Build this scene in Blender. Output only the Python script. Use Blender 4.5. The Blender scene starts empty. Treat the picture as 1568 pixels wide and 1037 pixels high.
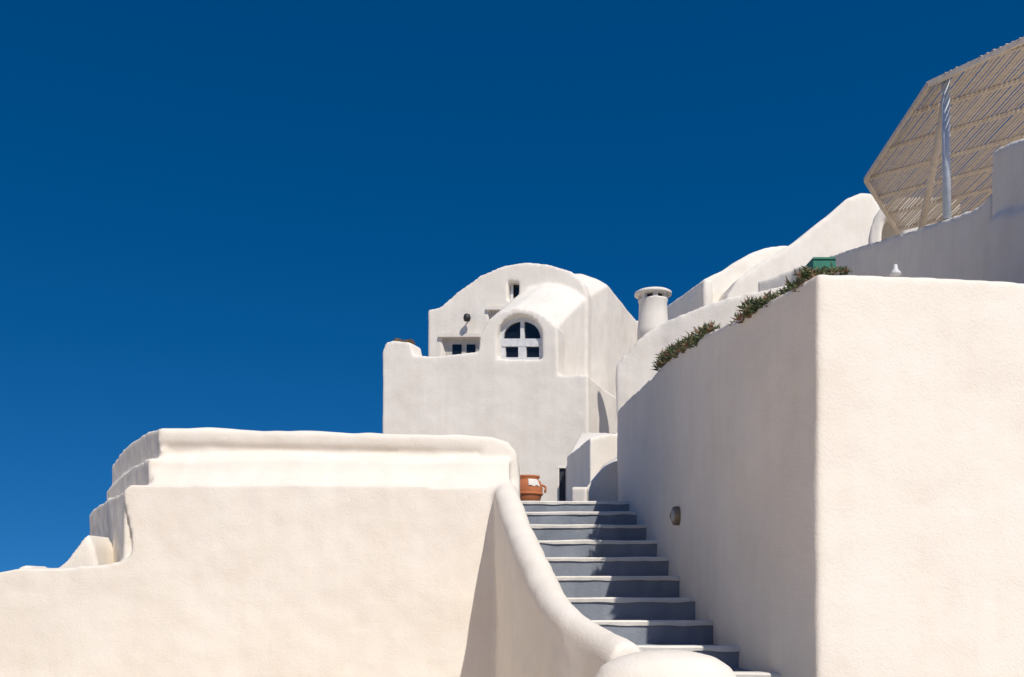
import bpy, bmesh, math, random
import numpy as np
from mathutils import Vector, noise, Quaternion
random.seed(7)
F=1440.0
scene=bpy.context.scene
# helper: image pixel (x, y) at chosen depth d in metres to world point
def P(x,y,d): return Vector(((x-784)*d/F, d, (900-y)*d/F))
def PL(x,y,pl):
    k=(x-784)/F
    return P(x,y,pl[0]/(1+pl[1]*k))
GZ=-1.7
# ---------------------------------------------------------------- materials
def newmat(name):
    m=bpy.data.materials.new(name); m.use_nodes=True
    nt=m.node_tree; nt.nodes.clear()
    o=nt.nodes.new('ShaderNodeOutputMaterial'); b=nt.nodes.new('ShaderNodeBsdfPrincipled')
    nt.links.new(b.outputs[0],o.inputs[0]); return m,nt,b
def N(nt,t,**kw):
    n=nt.nodes.new(t)
    for k,v in kw.items(): setattr(n,k,v)
    return n
def plaster(name,c1,c2,rough=.9,bump=.6,fine=70,dist=.006,mid=11,midw=1.6,patch=None):
    m,nt,b=newmat(name); L=nt.links.new
    b.inputs['Roughness'].default_value=rough
    b.inputs['Specular IOR Level'].default_value=.2
    tc=N(nt,'ShaderNodeTexCoord')
    n1=N(nt,'ShaderNodeTexNoise'); n1.inputs['Scale'].default_value=1.3; n1.inputs['Detail'].default_value=5; n1.inputs['Roughness'].default_value=.65
    L(tc.outputs['Object'],n1.inputs['Vector'])
    mp=N(nt,'ShaderNodeMapping'); mp.inputs['Scale'].default_value=(6,6,.6); L(tc.outputs['Object'],mp.inputs[0])
    n2=N(nt,'ShaderNodeTexNoise'); n2.inputs['Scale'].default_value=1.2; n2.inputs['Detail'].default_value=3; L(mp.outputs[0],n2.inputs['Vector'])
    ad=N(nt,'ShaderNodeMath',operation='MULTIPLY_ADD'); L(n2.outputs[0],ad.inputs[0]); ad.inputs[1].default_value=.3
    ml=N(nt,'ShaderNodeMath',operation='MULTIPLY'); L(n1.outputs[0],ml.inputs[0]); ml.inputs[1].default_value=.7; L(ml.outputs[0],ad.inputs[2])
    cr=N(nt,'ShaderNodeValToRGB'); cr.color_ramp.elements[0].position=.36; cr.color_ramp.elements[1].position=.58
    cr.color_ramp.elements[0].color=(*c2,1); cr.color_ramp.elements[1].color=(*c1,1)
    L(ad.outputs[0],cr.inputs[0]); L(cr.outputs[0],b.inputs['Base Color'])
    f=N(nt,'ShaderNodeTexNoise'); f.inputs['Scale'].default_value=fine; f.inputs['Detail'].default_value=3; f.inputs['Roughness'].default_value=.65; L(tc.outputs['Object'],f.inputs['Vector'])
    g=N(nt,'ShaderNodeTexNoise'); g.inputs['Scale'].default_value=mid; g.inputs['Detail'].default_value=3; L(tc.outputs['Object'],g.inputs['Vector'])
    h=N(nt,'ShaderNodeMath',operation='MULTIPLY_ADD'); L(g.outputs[0],h.inputs[0]); h.inputs[1].default_value=midw; L(f.outputs[0],h.inputs[2])
    b1=N(nt,'ShaderNodeBump'); b1.inputs['Strength'].default_value=bump; b1.inputs['Distance'].default_value=dist; L(h.outputs[0],b1.inputs['Height'])
    L(b1.outputs[0],b.inputs['Normal'])
    return m
WHITE=plaster('white_plaster',(.83,.768,.685),(.785,.712,.62),bump=.6,fine=65,dist=.006,mid=9,midw=1.3)
WHITEF=plaster('white_plaster_old',(.82,.768,.69),(.755,.695,.615),bump=.5,fine=26,dist=.010,mid=4)
STEPC=plaster('step_paint_blue_grey',(.27,.29,.325),(.18,.20,.235),rough=.75,fine=60)
EDGE=plaster('step_edge_whitewash',(.80,.75,.68),(.62,.58,.52),fine=50)
GROUND=plaster('pale_paving',(.78,.68,.55),(.70,.60,.48),fine=20)
OCHRE=plaster('peach_bounce_plaster',(.82,.66,.48),(.76,.60,.42),fine=20)  # for the added unseen house; peach tone chosen to warm its bounced light
HILL=plaster('dry_earth',(.42,.34,.25),(.30,.24,.17),fine=10)
SOIL=plaster('soil',(.16,.11,.07),(.10,.07,.045),fine=30)
TERRA=plaster('terracotta',(.56,.20,.085),(.42,.14,.06),fine=40,rough=.8)
def flat(name,c,r=.6,met=0,spec=.4):
    m,nt,b=newmat(name); L=nt.links.new
    tc=N(nt,'ShaderNodeTexCoord'); n=N(nt,'ShaderNodeTexNoise'); n.inputs['Scale'].default_value=12; n.inputs['Detail'].default_value=3
    L(tc.outputs['Object'],n.inputs['Vector'])
    cr=N(nt,'ShaderNodeValToRGB'); cr.color_ramp.elements[0].position=.3; cr.color_ramp.elements[1].position=.7
    cr.color_ramp.elements[0].color=(*[v*.8 for v in c],1); cr.color_ramp.elements[1].color=(*c,1)
    L(n.outputs[0],cr.inputs[0]); L(cr.outputs[0],b.inputs['Base Color'])
    b.inputs['Roughness'].default_value=r; b.inputs['Metallic'].default_value=met; b.inputs['Specular IOR Level'].default_value=spec
    return m
GLASS=flat('dark_glass',(.010,.013,.02),.15,0,.5)
FRAME=flat('painted_wood',(.74,.74,.74),.5)
DOORP=flat('door_pale_paint',(.62,.58,.52),.6)
DARK=flat('dark_metal',(.035,.035,.035),.5)
BRASS=flat('weathered_brass',(.28,.22,.15),.5,.4)
BLUEP=flat('pole_blue_white',(.50,.57,.66),.5)
CANE=flat('weathered_cane',(.60,.53,.46),.8)
GREEN=flat('green_plastic',(.02,.20,.13),.5)
DBLUE=flat('dark_blue_door',(.03,.035,.05),.5)
def leafmat():
    m,nt,b=newmat('succulent_leaf'); L=nt.links.new
    tc=N(nt,'ShaderNodeTexCoord'); n=N(nt,'ShaderNodeTexNoise'); n.inputs['Scale'].default_value=11; n.inputs['Detail'].default_value=3
    L(tc.outputs['Object'],n.inputs['Vector'])
    cr=N(nt,'ShaderNodeValToRGB'); e=cr.color_ramp.elements
    e[0].position=.34; e[0].color=(.035,.06,.02,1); e[1].position=.62; e[1].color=(.25,.13,.075,1)
    k=e.new(.49); k.color=(.10,.125,.05,1)
    L(n.outputs[0],cr.inputs[0]); L(cr.outputs[0],b.inputs['Base Color']); b.inputs['Roughness'].default_value=.55
    return m
LEAF=leafmat()
# ---------------------------------------------------------------- mesh helpers
def obj_from(name,vs,fs,mat,parent=None,smooth=False):
    me=bpy.data.meshes.new(name); me.from_pydata([tuple(v) for v in vs],[],fs); me.update()
    bm=bmesh.new(); bm.from_mesh(me); bmesh.ops.recalc_face_normals(bm,faces=bm.faces); bm.to_mesh(me); bm.free()
    o=bpy.data.objects.new(name,me); scene.collection.objects.link(o)
    me.materials.append(mat)
    if smooth:
        for p in me.polygons: p.use_smooth=True
    if parent: o.parent=parent
    return o
def loft(loops):
    vs=[];fs=[];n=len(loops[0])
    for l in loops: vs+=list(l)
    for i in range(len(loops)-1):
        for j in range(n):
            a=i*n+j;b=i*n+(j+1)%n
            fs.append((a,b,b+n,a+n))
    fs.append(tuple(range(n))[::-1]); fs.append(tuple(range((len(loops)-1)*n,len(loops)*n)))
    return vs,fs
def slab(pts,pl,depth):
    a=[PL(x,y,pl) for x,y in pts]
    d0=Vector((PL(900,500,pl).x-PL(700,500,pl).x,PL(900,500,pl).y-PL(700,500,pl).y,0)).normalized()
    nb=Vector((-d0.y,d0.x,0))
    if nb.y<0: nb=-nb
    return loft([a,[p+nb*depth for p in a]])
def wallpath(pts,th,side=1,zb=GZ,batter=0):
    n=len(pts);inn=[]
    for i in range(n):
        a=pts[max(0,i-1)];b=pts[min(n-1,i+1)]
        t=(b-a); t.z=0; t.normalize(); nn=Vector((t.y,-t.x,0))*side
        inn.append(pts[i]+nn*th)
    vs=[];fs=[]
    for i in range(n):
        o=pts[i]; q=inn[i]
        vs+=[o,q,Vector((q.x,q.y,zb)),Vector((o.x,o.y,zb))]
    for i in range(n-1):
        a=i*4;b=a+4
        for j in range(4):
            k=(j+1)%4; fs.append((a+j,a+k,b+k,b+j))
    fs.append((0,1,2,3)); e=(n-1)*4; fs.append((e+3,e+2,e+1,e))
    return vs,fs
def merge(parts):
    vs=[];fs=[]
    for v,f in parts:
        o=len(vs); vs+=list(v); fs+=[tuple(i+o for i in q) for q in f]
    return vs,fs
def bake(o):
    dg=bpy.context.evaluated_depsgraph_get(); dg.update()
    me=bpy.data.meshes.new_from_object(o.evaluated_get(dg))
    o.modifiers.clear(); o.data=me; return o
def cut(part,cutters):
    a=obj_from('tmp',part[0],part[1],WHITE)
    cs=[]
    for v,f in cutters:
        c=obj_from('tmpc',v,f,WHITE); cs.append(c)
        m=a.modifiers.new('b','BOOLEAN'); m.operation='DIFFERENCE'; m.object=c; m.solver='EXACT'
    bake(a)
    vs=[v.co.copy() for v in a.data.vertices]; fs=[tuple(p.vertices) for p in a.data.polygons]
    for c in cs+[a]: bpy.data.objects.remove(c)
    return vs,fs
def soft(name,parts,mat,vox=.025,it=4,disp=.02,dscale=.8,parent=None):
    v,f=merge(parts)
    o=obj_from(name,v,f,mat)
    m=o.modifiers.new('r','REMESH'); m.mode='VOXEL'; m.voxel_size=vox; m.use_smooth_shade=True
    if it:
        m=o.modifiers.new('s','SMOOTH'); m.iterations=it; m.factor=.6
    bake(o)
    me=o.data; n=len(me.vertices)
    co=np.empty(n*3,dtype=np.float32); me.vertices.foreach_get('co',co)
    no=np.empty(n*3,dtype=np.float32); me.vertices.foreach_get('normal',no)
    co=co.reshape(-1,3); no=no.reshape(-1,3)
    nv=np.empty(n,dtype=np.float32); a1=1/dscale; a2=3.5/dscale
    for i,(x,y,z_) in enumerate(co.tolist()):
        nv[i]=noise.noise((x*a1,y*a1,z_*a1))+.35*noise.noise((x*a2+9,y*a2+3,z_*a2+1))
    co=co+no*(nv*disp)[:,None]
    me.vertices.foreach_set('co',co.ravel().astype(np.float32))
    me.materials.clear(); me.materials.append(mat)
    me.polygons.foreach_set('use_smooth',[True]*len(me.polygons))
    me.update()
    if parent: o.parent=parent
    return o
def box(c,s,rz=0):
    c=Vector(c);vs=[]
    for x in(-1,1):
        for y in(-1,1):
            for z in(-1,1):
                p=Vector((x*s[0]/2,y*s[1]/2,z*s[2]/2)); 
                p=Vector((p.x*math.cos(rz)-p.y*math.sin(rz),p.x*math.sin(rz)+p.y*math.cos(rz),p.z)); vs.append(c+p)
    return vs,[(0,1,3,2),(4,6,7,5),(0,4,5,1),(2,3,7,6),(0,2,6,4),(1,5,7,3)]
def rod(a,b,r,n=10,r2=None):
    a=Vector(a);b=Vector(b);t=(b-a).normalized(); u=t.orthogonal().normalized(); w=t.cross(u)
    r2=r if r2 is None else r2
    return loft([[a+(u*math.cos(2*math.pi*i/n)+w*math.sin(2*math.pi*i/n))*r for i in range(n)],
                 [b+(u*math.cos(2*math.pi*i/n)+w*math.sin(2*math.pi*i/n))*r2 for i in range(n)]])
def lathe(c,prof,n=40):
    c=Vector(c)
    return loft([[c+Vector((r*math.cos(2*math.pi*i/n),r*math.sin(2*math.pi*i/n),z)) for i in range(n)] for r,z in prof])
def empty(name):
    e=bpy.data.objects.new(name,None); scene.collection.objects.link(e); return e
# ---------------------------------------------------------------- ground & hill
s=3000
obj_from('ground',[(-s,-s,GZ),(s,-s,GZ),(s,s,GZ),(-s,s,GZ)],[(0,1,2,3)],GROUND)
vs=[];fs=[];nx,ny=30,30
for j in range(ny):
    for i in range(nx):
        X=3+i*2.2; Y=17+j*2.2
        h=GZ-.3+ max(0,min(1,(X-3)/14))*5+max(0,(Y-20))*.10*min(1,(X-2)/6)
        h+=noise.noise(Vector((X*.2,Y*.2,0)))*.5
        if i in(0,) or j in(0,): h=GZ-.4
        vs.append((X,Y,h))
for j in range(ny-1):
    for i in range(nx-1):
        a=j*nx+i; fs.append((a,a+1,a+nx+1,a+nx))
obj_from('hillside',vs,fs,HILL,smooth=True)
# unseen house, added at left to bounce warm light onto the stair wall
soft('bounce_house',[box((-6.2,-.5,GZ+2.6),(5,8.5,5.2)),box((-6.4,-2.0,GZ+5.4),(3.2,4.0,1.6))],OCHRE,vox=.08,it=3,disp=.03)
# ---------------------------------------------------------------- right wall (tall wall beside the stairs)
top=[P(945,629,12.43),P(960,612,11.7),P(1000,575,9.87),P(1025,549,8.9),P(1050,528,8.07),P(1100,501,6.93),P(1140,479,6.31),P(1180,456,5.89),P(1220,433,5.6),P(1252,415,5.4)]
front=[P(1252,415,5.4),P(1568,430,5.57),Vector((9,6.3,1.80))]
wr=wallpath(top,.34,side=-1)
wf=wallpath(front,.34,side=-1)
soft('stair_side_wall',[wr,wf],WHITE,vox=.022,it=5,disp=.014,dscale=.7)
bed=[]
for p in top: bed.append(Vector((p.x+.25,p.y+.1,p.z-.10)))
bv=bed+[Vector((6.2,p.y+.3,p.z-.05)) for p in bed]; nb=len(bed)
obj_from('planting_bed',bv,[(i,i+1,nb+i+1,nb+i) for i in range(nb-1)],SOIL)
# ---------------------------------------------------------------- stair parapet path
cp=[(772,752,8.95),(776,762,8.55),(788,797,8.05),(808,845,7.4),(832,897,6.8),(850,931,6.4),(876,958,6.05),(918,987,5.75),(962,1016,5.45)]
CPV=[P(*p) for p in cp]
def parx(d):
    if d>=CPV[0].y: return -.35
    for a,b in zip(CPV,CPV[1:]):
        if b.y<=d<=a.y: return a.x+(b.x-a.x)*(a.y-d)/(a.y-b.y)
    return CPV[-1].x
# ---------------------------------------------------------------- stairs
ys=[768,784,804,828,854,883,916,951,990,1031]
D0=11.55;t=.64
st=empty('staircase')
rx=[1.40,1.43,1.46,1.475,1.49,1.49,1.49,1.51,1.55,1.65]
zs=[(900-y)*(D0-t*k)/F for k,y in enumerate(ys)]
Ds=[D0-t*k for k in range(10)]
for k in range(3):
    zs.append(zs[-1]-.16); Ds.append(Ds[-1]-.6)
    rx.append(1.7)
tp=[];ed=[]
for k in range(len(zs)):
    d=Ds[k];z=zs[k];back=Ds[k-1]+.05 if k else 22.0
    lx=parx(d)
    n=30
    xr=rx[k]+.12
    tp.append(box(((lx+xr)/2,(d+back)/2,(z+GZ)/2-.01),(xr-lx,back-d,z-GZ-.02)))
    sec=[]
    for i in range(n+1):
        X=lx+(xr-lx)*i/n
        w=.02*noise.noise(Vector((X*3,k*5,1))); h=.034+.014*noise.noise(Vector((X*5,k*3,7)))
        dz=.010*noise.noise(Vector((X*2,k*9,3)))
        yy=d-.014+w*.5
        sec.append([Vector((X,yy,z-h)),Vector((X,yy-.004,z-.008+dz)),Vector((X,yy+.012,z+.004+dz)),Vector((X,d+.09+w,z+.003)),Vector((X,d+.09,z-.03)),Vector((X,d+.02,z-h))])
    ed.append(loft(sec))
v,f=merge(tp); obj_from('risers_and_treads',v,f,STEPC,st)
v,f=merge(ed); obj_from('whitewashed_nosings',v,f,EDGE,st,smooth=False)
v,f=box((0,17.2,(zs[0]+GZ)/2-.03),(7,11,zs[0]-GZ-.02)); obj_from('terrace_landing',v,f,GROUND)
# ---------------------------------------------------------------- left wall with bench-back
PLW=(8.64,0)
low=[(-500,884),(0,876),(28,870),(60,870),(100,869),(160,866),(185,861),(200,852),(204,835),(198,800),(190,765),(189,752),(198,744),(300,740),(380,743),(450,740),(520,744),(600,742),(740,747),(768,760),(768,1190),(-500,1190)]
lp=slab(low,PLW,.34)
secp=[(8.66,.94),(8.72,.99),(8.80,1.06),(8.84,1.13),(8.86,1.19),(8.93,1.235),(8.99,1.28),(8.985,1.34),(8.94,1.40),(8.93,1.50),(9.02,1.52),(9.28,1.50),(9.3,GZ),(8.7,GZ)]
xs=[(-3.36,0),(-2.9,.004),(-2.3,-.022),(-1.7,-.028),(-.9,-.058),(-.2,-.07),(-.02,-.12)]
up=loft([[Vector((X,y+.02*math.sin(X*3.1+z*5)*(z<1.3)*(y<9.2),z+(dz if z>1.3 else .012*math.sin(X*2.3)))) for y,z in secp] for X,dz in xs])
endp=slab([(740,671),(760,671),(778,676),(791,690),(795,715),(797,770),(797,1150),(740,1150)],(8.93,0),.38)
lowleft=wallpath([P(191,750,8.7),P(178,757,9.4),P(165,764,10.2),P(150,774,11.4),P(136,788,12.5)],.45,side=1)
upleft=wallpath([P(247,656,8.95),P(232,659,9.5),P(215,667,10.2),P(192,684,11),P(172,712,12)],.35,side=1)
midleft=wallpath([P(228,702,8.82),P(205,712,9.8),P(185,728,11),P(164,752,12.2)],.5,side=1)
def tube_wall(pts,r,zb):
    loops=[]
    for i,p in enumerate(pts):
        a=pts[max(0,i-1)];b=pts[min(len(pts)-1,i+1)]
        t_=(b-a);t_.z=0;t_.normalize();nn=Vector((t_.y,-t_.x,0))
        l=[p-nn*r*.8+Vector((0,0,zb-p.z))]
        for q in range(9):
            an=math.pi-q*math.pi/8
            l.append(p+nn*math.cos(an)*r+Vector((0,0,math.sin(an)*r)))
        l.append(p+nn*r*.8+Vector((0,0,zb-p.z)))
        loops.append(l)
    return loft(loops)
def cat(V,m=4):
    out=[]
    for i in range(len(V)-1):
        p0=V[max(0,i-1)];p1=V[i];p2=V[i+1];p3=V[min(len(V)-1,i+2)]
        for j in range(m):
            s_=j/m
            out.append(.5*((2*p1)+(p2-p0)*s_+(2*p0-5*p1+4*p2-p3)*s_**2+(-p0+3*p1-3*p2+p3)*s_**3))
    out.append(V[-1]);return out
par=tube_wall(cat(CPV),.112,GZ)
soft('terrace_wall',[lp,up,endp,lowleft,upleft,midleft,par],WHITE,vox=.024,it=3,disp=.02,dscale=.6)
prof=[(.44,GZ),(.43,-.62),(.41,-.52),(.36,-.44),(.27,-.385),(.15,-.36),(.04,-.352)]
v,f=lathe(Vector((.86,5.25,0)),prof,48)
v=[Vector((p.x,5.25+(p.y-5.25)*.7,p.z)) for p in v]
soft('rounded_newel',[(v,f)],WHITE,vox=.02,it=4,disp=.012,dscale=.5)
soft('low_wall',[slab([(84,872),(100,860),(128,822),(134,819),(142,835),(152,880),(152,1020),(84,1020)],(9.1,0),.5),
     slab([(20,880),(28,868),(40,866),(50,872),(60,880),(60,1020),(20,1020)],(9.1,0),.4)],WHITE,vox=.03,it=2,disp=.01)
# ---------------------------------------------------------------- centre house
T=(22.23,.36); M=(24.5,.36)
house=empty('vaulted_house')
frontw=slab([(585,1010),(585,540),(590,525),(600,521),(628,524),(634,545),(660,545),(733,539),(735,512),(745,493),(765,478),(790,471),(815,474),(838,486),(853,501),(855,574),(900,573),(904,1010)],T,.6)
def arc_open(x0,x1,yb,ysp,yt,n=12):
    pts=[(x0,yb)]
    for i in range(n+1):
        a=math.pi-i*math.pi/n
        pts.append(((x0+x1)/2+math.cos(a)*(x1-x0)/2, ysp-(ysp-yt)*math.sin(a)))
    pts.append((x1,yb)); return pts
win=arc_open(761,830,550,514,482)
def cutter(pts,pl,front,depth):
    a=[PL(x,y,pl) for x,y in pts]
    nb=Vector((.36,1,0)).normalized()
    return loft([[p-nb*front for p in a],[p+nb*depth for p in a]])
frontw=cut(frontw,[cutter(win,T,.3,.28)])
block=slab([(856,1010),(856,574),(900,573),(903,1010)],T,3.2)
backleft=slab([(586,1010),(586,600),(640,600),(640,1010)],T,3.0)
f1=[(735,640),(735,512),(745,493),(765,478),(790,471),(815,474),(838,486),(853,501),(855,640)]
f2=[(800,640),(800,470),(815,445),(840,425),(868,418),(890,419),(912,427),(930,437),(931,640)]
f3=[(870,640),(880,500),(900,486),(915,484),(935,484),(955,486),(968,488),(975,492),(975,640)]
def off(pts,pl): return [PL(x,y,pl) for x,y in pts]
L1=off(f1,(T[0]+.55,.36)); L2=off(f2,(26.0,.36)); L3=off(f3,(29.2,.36))
mid=[a.lerp(b,.5)+Vector((0,0,.12 if 0<i<8 else 0)) for i,(a,b) in enumerate(zip(L1,L2))]
roof=loft([L1,mid,L2,L3])
mainf=slab([(655,900),(655,475),(675,470),(698,449),(735,422),(770,408),(805,402),(840,405),(875,416),(890,430),(900,450),(900,900)],M,.7)
mainf=cut(mainf,[cutter([(777,460),(777,431),(794,431),(794,460)],M,.3,.35),
                 cutter([(677,620),(677,514),(733,514),(733,620)],M,.3,.16),
                 cutter([(748,520),(748,473),(792,473),(792,520)],M,.3,.16)])
mainb=slab([(656,900),(656,477),(676,472),(699,451),(735,424),(770,410),(805,404),(840,407),(875,418),(890,432),(900,452),(900,900)],(M[0]+.7,.36),5)
side2=slab([(950,900),(950,493),(985,490),(1010,490),(1010,900)],(28.5,.1),3)
soft('walls_and_vaults',[frontw,block,backleft,roof,mainf,mainb],WHITEF,vox=.042,it=2,disp=.022,dscale=1.1,parent=house)
soft('rear_block',[side2],WHITEF,vox=.06,it=2,disp=.03,parent=house)
nb=Vector((.36,1,0)).normalized()
def panel(name,pts,pl,depth,offs,mat,par=house):
    a=[PL(x,y,pl)+nb*offs for x,y in pts]
    v,f=loft([a,[p+nb*depth for p in a]]); return obj_from(name,v,f,mat,par)
def rect(x0,y0,x1,y1): return [(x0,y1),(x0,y0),(x1,y0),(x1,y1)]
panel('window_glass',arc_open(759,832,551,512,480),T,.02,.235,GLASS)
def arch_ring(x0,x1,yb,ysp,yt,w,n=14):
    return arc_open(x0,x1,yb,ysp,yt,n),arc_open(x0+w,x1-w,yb,ysp,yt+w,n)
o_,i_=arch_ring(758,833,553,514,480,9)
nn=len(o_)
A=[PL(x,y,T)+nb*.17 for x,y in o_];B=[PL(x,y,T)+nb*.17 for x,y in i_]
vs=A+B+[p+nb*.06 for p in A]+[p+nb*.06 for p in B];fs=[]
for i in range(nn-1):
    fs+=[(i,i+1,nn+i+1,nn+i),(2*nn+i,3*nn+i,3*nn+i+1,2*nn+i+1),(nn+i,nn+i+1,3*nn+i+1,3*nn+i)]
obj_from('window_frame',vs,fs,FRAME,house)
panel('window_mullion',rect(793,484,799,549),T,.06,.175,FRAME)
panel('window_mullion_lower',rect(790,527,802,549),T,.06,.163,FRAME)
panel('window_transom',rect(764,516,829,528),T,.065,.157,FRAME)
panel('window_sash_left',rect(764,527,770,549),T,.06,.178,FRAME)
panel('window_sash_right',rect(822,527,829,549),T,.06,.178,FRAME)
panel('window_bottom_rail',rect(764,545,829,553),T,.07,.153,FRAME)
panel('upper_window_glass',rect(775,429,796,462),M,.02,.28,GLASS)
panel('upper_window_shutter',rect(778,430,782,461),M,.05,.18,FRAME)
panel('door',rect(675,512,735,620),M,.03,.13,DOORP)
panel('door_glass_left',rect(690,526,704,560),M,.01,.115,GLASS)
panel('door_glass_right',rect(712,526,725,560),M,.01,.115,GLASS)
panel('door_lintel',rect(673,512,736,517),M,.22,-.08,WHITEF)
panel('shutter_panel',rect(746,472,794,522),M,.03,.13,DOORP)
panel('shutter_rail',rect(752,480,790,483),M,.02,.115,FRAME)
panel('shutter_lintel',rect(745,470,795,475),M,.2,-.06,WHITEF)
lp0=PL(720,489,M)
v,f=merge([lathe(lp0-nb*.22+Vector((0,0,-.10)),[(.02,-.02),(.08,0),(.10,.08),(.08,.16),(.02,.19)],16),rod(lp0-nb*.2+Vector((0,0,.08)),lp0+nb*.05+Vector((0,0,.02)),.02)])
obj_from('facade_lantern',v,f,DARK,None,True)
cpt=PL(612,522,T)+nb*.3
v,f=merge([box(cpt+Vector((0,0,.03)),(.42,.3,.05),-.3),box(cpt+Vector((-.2,0,.05)),(.16,.2,.12),.4),box(cpt+Vector((.1,0,.07)),(.12,.18,.05),.9)])
obj_from('roof_tiles_stub',v,f,SOIL,house)
# ---------------------------------------------------------------- blocks near top of stairs
def mass(plan,zb=GZ): 
    topv=[P(*p) for p in plan]; return loft([topv,[Vector((p.x,p.y,zb)) for p in topv]])
soft('stair_head_pier',[mass([(868,699,17),(903,669,15),(950,662,15.6),(950,662,18),(890,662,19)])],WHITEF,vox=.035,it=3,disp=.015)
soft('landing_kerb_wall',[mass([(875,746,12.1),(899,746,12.0),(901,746,12.6),(878,746,12.7)]),
      mass([(897,748,12.9),(925,715,12.9),(960,694,12.9),(960,690,13.4),(925,711,13.4),(900,744,13.4)])],WHITE,vox=.025,it=3,disp=.01)
gate=empty('narrow_doorway')
gc=P(861,740,18)
v,f=box(gc+Vector((0,0,-.12)),(.12,.04,.80)); obj_from('door_leaf',v,f,DBLUE,gate)
v,f=merge([box(gc+Vector((0,-.02,.305)),(.20,.10,.05)),box(gc+Vector((-.08,-.02,-.12)),(.035,.09,.798)),box(gc+Vector((.08,-.02,-.12)),(.035,.09,.798))]); obj_from('frame',v,f,WHITEF,gate)
# ---------------------------------------------------------------- sweeping terrace wall & right-hand houses
sw=[P(943,556,17.9),P(962,535,17.8),P(985,511,17.7),P(1010,494,17.6),P(1040,481,17.4),P(1100,459,17.1),P(1150,447,16.9),P(1230,430,16.6)]
soft('sweeping_terrace_wall',[wallpath(sw,.4,side=-1)],WHITEF,vox=.05,it=3,disp=.03)
h2=empty('vaulted_house')
soft('lower_vault',[slab([(1077,900),(1077,428),(1105,415),(1128,400),(1150,388),(1175,379),(1205,374),(1230,380),(1230,900)],(27,-.25),5),
     mass([(1040,480,31),(1077,428,26.9),(1090,428,27),(1090,480,32)])],WHITEF,vox=.07,it=3,disp=.04,dscale=1.6,parent=h2)
soft('upper_vault',[slab([(1112,900),(1114,452),(1128,428),(1160,404),(1213,373),(1262,334),(1298,303),(1320,294),(1336,296),(1348,316),(1370,350),(1430,380),(1430,900)],(26.6,-.1),6)],WHITEF,vox=.08,it=3,disp=.04,dscale=1.6,parent=h2)
soft('arched_wing',[cut(slab([(1318,900),(1328,360),(1338,330),(1352,312),(1380,300),(1470,300),(1470,900)],(26,.5),1.5),[cutter([(1350,400),(1350,350),(1355,335),(1364,330),(1374,335),(1380,350),(1380,400)],(26,.5),.5,.6)])],WHITEF,vox=.07,it=2,disp=.03,parent=h2)
rt=[P(1160,431,20),P(1215,412,19.4),P(1270,391,18.2),P(1350,366,15.6),P(1450,335,12.8),P(1490,319,11.8),P(1515,297,11.1)]
soft('retaining_wall',[wallpath(rt,.5,side=-1)],WHITEF,vox=.05,it=3,disp=.025)
rp=[P(1517,231,11),P(1545,218,10.3),P(1640,180,8.6)]
rp2=[P(1512,336,10.85),P(1530,328,10.4),P(1550,325,10),P(1640,322,8.6)]
soft('pergola_side_wall',[wallpath(rp,.6,side=-1),wallpath(rp2,.7,side=-1)],WHITEF,vox=.045,it=3,disp=.02)
# ---------------------------------------------------------------- chimney
ch=empty('chimney')
cc=P(1000,512,21); kz=21/F
def z(y): return (900-y)*kz
v,f=lathe((cc.x,cc.y,0),[(.36,z(530)),(.35,z(505)),(.32,z(485)),(.31,z(465)),(.33,z(462)),(.33,z(460))]); obj_from('shaft',v,f,WHITEF,ch,True)
v,f=lathe((cc.x,cc.y,0),[(.24,z(461)),(.24,z(452))]); obj_from('flue_dark',v,f,DARK,ch)
parts=[]
for i in range(7):
    a=i*2*math.pi/7+.25; parts.append(box((cc.x+.29*math.cos(a),cc.y+.29*math.sin(a),z(456.5)),(.08,.10,z(452)-z(462)),a))
v,f=merge(parts); obj_from('posts',v,f,WHITEF,ch)
v,f=lathe((cc.x,cc.y,0),[(.36,z(454)),(.41,z(452.5)),(.41,z(449)),(.36,z(447)),(.22,z(444)),(.05,z(442))]); obj_from('cap',v,f,WHITEF,ch,True)
# ---------------------------------------------------------------- pergola
pg=empty('cane_pergola')
H=7.0
A=Vector((6.03,16.05,H));B=Vector((5.76,13.0,H));E=Vector((7.55,18.4,H));C=Vector((9.3,8.4,H));G=Vector((14,14,H))
poly=[A,B,Vector((6.5,11.97,H)),C,G,E]
def clip(o_,d):
    ts=[]
    for i in range(len(poly)):
        p=poly[i];q=poly[(i+1)%len(poly)];e=q-p
        den=d.x*e.y-d.y*e.x
        if abs(den)<1e-9: continue
        w=p-o_
        tt=(w.x*e.y-w.y*e.x)/den; u=(w.x*d.y-w.y*d.x)/den
        if 0<=u<=1: ts.append(tt)
    return (min(ts),max(ts)) if len(ts)>=2 else None
d2=(Vector((7.9,14.5,H))-A).normalized(); n2=Vector((-d2.y,d2.x,0))
d=Vector((.05,1,0)).normalized(); nrm=Vector((d.y,-d.x,0))
parts=[]
for i in range(-20,190):
    o_=B+nrm*(i*.051); r=clip(o_,d)
    if r and r[1]-r[0]>.05:
        j=random.uniform(-.006,.006); t1=r[1]+random.uniform(0,.04)
        wd=random.uniform(.030,.042)
        a=o_+d*(r[0]-random.uniform(0,.04));b=o_+d*t1
        m_=(a+b)/2; parts.append(box(m_+Vector((0,0,j)),(wd,(b-a).length,.010),math.atan2(d.y,d.x)-math.pi/2+random.uniform(-.002,.002)))
v,f=merge(parts); obj_from('cane_slats',v,f,CANE,pg)
parts=[]
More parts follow.
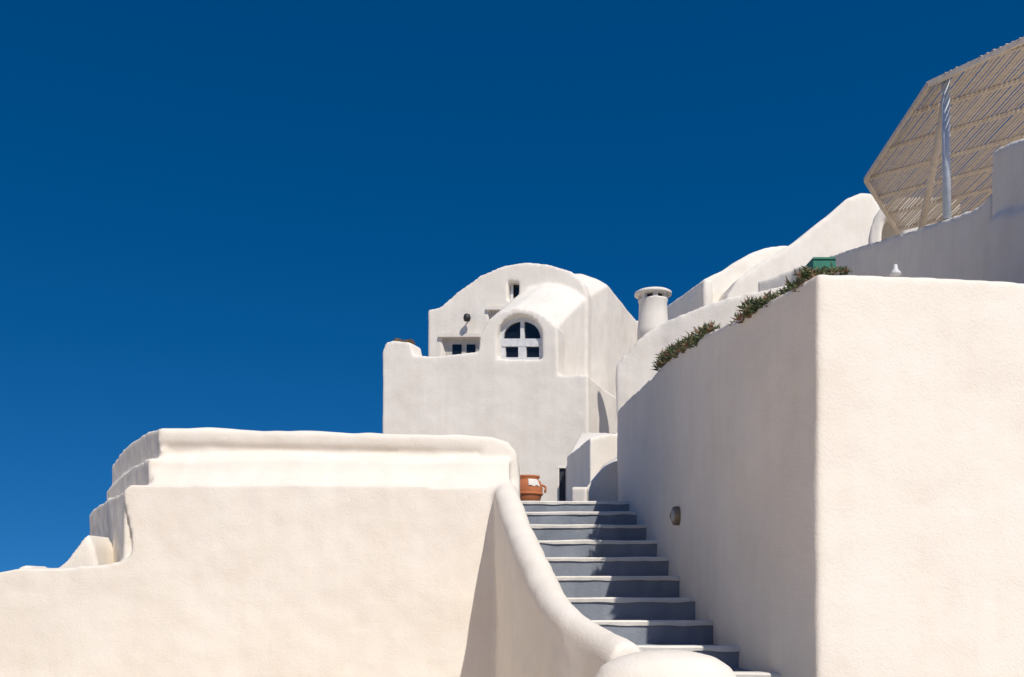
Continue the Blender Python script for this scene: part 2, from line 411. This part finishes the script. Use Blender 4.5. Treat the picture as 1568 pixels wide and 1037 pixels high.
for i in range(-12,6):
    o_=A+n2*(i*.9); r=clip(o_,d2)
    if r and r[1]-r[0]>.1:
        a=o_+d2*r[0];b=o_+d2*r[1]
        parts.append(box((a+b)/2+Vector((0,0,-.035)),((b-a).length,.045,.045),math.atan2(d2.y,d2.x)))
for p,q in((A,B),(B,poly[2]),(poly[2],C),(A,E)):
    parts.append(box((p+q)/2+Vector((0,0,-.04)),((q-p).length,.05,.07),math.atan2((q-p).y,(q-p).x)))
v,f=merge(parts); obj_from('battens',v,f,CANE,pg)
v,f=rod(P(1450,335,13.0),P(1448,122,13.0),.055,14); obj_from('post',v,f,BLUEP,pg,True)
v,f=rod(P(1411,352,16),P(1447,160,13.1),.055,12); obj_from('brace',v,f,CANE,pg,True)
# ---------------------------------------------------------------- small things
ur=empty('terracotta_urn'); c=P(806,765,12.1); c.z=zs[0]
v,f=lathe(c,[(.13,0),(.17,.04),(.205,.14),(.21,.22),(.185,.30),(.15,.33),(.17,.35),(.175,.375),(.15,.375),(.13,.33)],40); obj_from('body',v,f,TERRA,ur,True)
v,f=lathe(c,[(.206,.125),(.216,.135),(.216,.15),(.206,.16)],40); obj_from('band',v,f,TERRA,ur,True)
v,f=merge([rod(c+Vector((.20,-.02,.26)),c+Vector((.25,-.02,.23)),.014),rod(c+Vector((.25,-.02,.23)),c+Vector((.24,-.02,.16)),.014)]); obj_from('handle',v,f,TERRA,ur,True)
shell=[];fs=[];n=14
for i in range(n):
    for q,(r,zz) in enumerate([(.2135,.235),(.203,.265),(.187,.303),(.165,.325)]):
        a=-1.45+i*.06; w=.008*math.sin(i*.9) if q==0 else 0
        shell.append(c+Vector(((r+.002)*math.cos(a),(r+.002)*math.sin(a),zz+w)))
for i in range(n-1):
    for q in range(3): fs.append((i*4+q,i*4+q+1,i*4+4+q+1,i*4+4+q))
obj_from('limewash_splash',shell,fs,EDGE,ur,True)
bl=empty('bulkhead_light')
c=Vector((1.475,8.38,.64)); ax=Vector((-1,.02,0)).normalized()
def disc(c,prof,n=28):
    return loft([[c+ax*h+Vector((0,math.cos(2*math.pi*i/n)*r,math.sin(2*math.pi*i/n)*r)) for i in range(n)] for r,h in prof])
v,f=disc(c,[(.085,-.05),(.085,.025),(.077,.036),(.06,.036)]); obj_from('ring',v,f,BRASS,bl,True)
v,f=disc(c,[(.062,.02),(.06,.038),(.045,.052),(.02,.06),(.004,.062)]); obj_from('lens',v,f,flat('frosted_glass',(.45,.44,.42),.3),bl,True)
v,f=merge([rod(c+ax*.036+Vector((0,0,-.08)),c+ax*.068,.005),rod(c+ax*.068,c+ax*.036+Vector((0,0,.08)),.005)]); obj_from('guard',v,f,BRASS,bl)
sp=empty('wall_top_spotlight'); c=P(1371,419,5.65)
v,f=lathe(c,[(.034,-.01),(.030,.008),(.018,.02),(.013,.035),(.012,.05),(.006,.055)],16); obj_from('housing',v,f,FRAME,sp,True)
gb=empty('green_crate'); c=P(1257,404,8.5)
v,f=merge([box(c,(.20,.2,.012)),box(c+Vector((0,-.095,-.03)),(.20,.01,.11)),box(c+Vector((0,.095,-.03)),(.20,.01,.11)),box(c+Vector((-.095,0,-.03)),(.01,.18,.11)),box(c+Vector((.095,0,-.03)),(.01,.18,.11))]); obj_from('crate_sides',v,f,GREEN,gb)
def clump(name,segs):
    vs=[];fs=[]
    for (x0,y0,d0,x1,y1,d1,n,hmax,lmax) in segs:
        a=P(x0,y0,d0);b=P(x1,y1,d1)
        crowns=[]
        for i in range(max(4,n//20)):
            s_=random.random()
            env=math.sqrt(max(0,math.sin(math.pi*s_)))*(.25+1.4*abs(noise.noise(Vector((s_*8,x0,0)))))
            crowns.append(a.lerp(b,s_)+Vector((random.uniform(-.02,.14),random.uniform(-.04,.08),random.uniform(-.05,hmax*env))))
        for i in range(n):
            base=random.choice(crowns)+Vector((random.gauss(0,.012),random.gauss(0,.012),random.gauss(0,.010)))
            L_=random.uniform(.45,1)*lmax
            dr=Vector((random.gauss(-.15,.55),random.gauss(-.1,.5),random.uniform(.0,1.0))).normalized()
            w=dr.orthogonal().normalized(); w.rotate(Quaternion(dr,random.uniform(0,6.28)))
            u=dr.cross(w); r=random.uniform(.006,.010); k_=len(vs)
            m_=base+dr*L_*.35
            vs+=[base,m_+w*r,m_-w*.5*r+u*r*.87,m_-w*.5*r-u*r*.87,base+dr*L_]
            fs+=[(k_,k_+2,k_+1),(k_,k_+3,k_+2),(k_,k_+1,k_+3),(k_+4,k_+1,k_+2),(k_+4,k_+2,k_+3),(k_+4,k_+3,k_+1)]
    return obj_from(name,vs,fs,LEAF)
clump('succulent_plants',[(1012,558,9.45,1050,528,8.0,1500,.14,.10),(1040,534,8.2,1090,506,7.2,800,.08,.085)])
clump('succulent_plants',[(1141,480,6.3,1172,462,6.0,850,.065,.085),(1172,464,6.0,1222,438,5.75,1000,.05,.065),(1222,434,5.65,1248,420,5.5,600,.065,.065)])
clump('succulent_plants',[(1096,502,7.1,1140,480,6.4,110,.0,.045),(1258,416,5.9,1300,415,6.1,130,.02,.04)])
# ---------------------------------------------------------------- light, sky, camera
w=bpy.data.worlds.new('World'); scene.world=w; w.use_nodes=True; nt=w.node_tree; nt.nodes.clear()
to=Vector((.36,-.8,1)).normalized()
el=math.asin(to.z); az=math.atan2(to.x,to.y)
sky=nt.nodes.new('ShaderNodeTexSky'); sky.sky_type='NISHITA'; sky.sun_disc=False; sky.sun_elevation=el; sky.sun_rotation=az
sky.altitude=1500; sky.air_density=1.0; sky.dust_density=0.0; sky.ozone_density=6.0
tc=nt.nodes.new('ShaderNodeTexCoord'); mp=nt.nodes.new('ShaderNodeMapping'); mp.inputs['Location'].default_value=(0,0,.23); mp.inputs['Scale'].default_value=(1,1,.95)
vn=nt.nodes.new('ShaderNodeVectorMath'); vn.operation='NORMALIZE'
nt.links.new(tc.outputs['Generated'],mp.inputs[0]); nt.links.new(mp.outputs[0],vn.inputs[0]); nt.links.new(vn.outputs[0],sky.inputs['Vector'])
hs=nt.nodes.new('ShaderNodeHueSaturation'); hs.inputs['Saturation'].default_value=1.31; hs.inputs['Value'].default_value=1.0
bg=nt.nodes.new('ShaderNodeBackground'); bg.inputs[1].default_value=.09
ow=nt.nodes.new('ShaderNodeOutputWorld')
nt.links.new(sky.outputs[0],hs.inputs['Color']); nt.links.new(hs.outputs[0],bg.inputs[0]); nt.links.new(bg.outputs[0],ow.inputs[0])
sl=bpy.data.lights.new('sun','SUN'); sl.energy=4.05; sl.angle=math.radians(.5); sl.color=(1,.945,.86)
so=bpy.data.objects.new('sun',sl); scene.collection.objects.link(so); so.rotation_euler=to.to_track_quat('Z','Y').to_euler()
cam=bpy.data.cameras.new('camera'); co=bpy.data.objects.new('camera',cam); scene.collection.objects.link(co)
co.location=(0,0,0); co.rotation_euler=(math.pi/2,0,0)
cam.sensor_width=36; cam.lens=36*F/1568; cam.shift_y=381.5/1568; cam.clip_end=6000; cam.clip_start=.05
scene.camera=co
scene.view_settings.view_transform='Standard'; scene.view_settings.look='None'; scene.view_settings.exposure=0
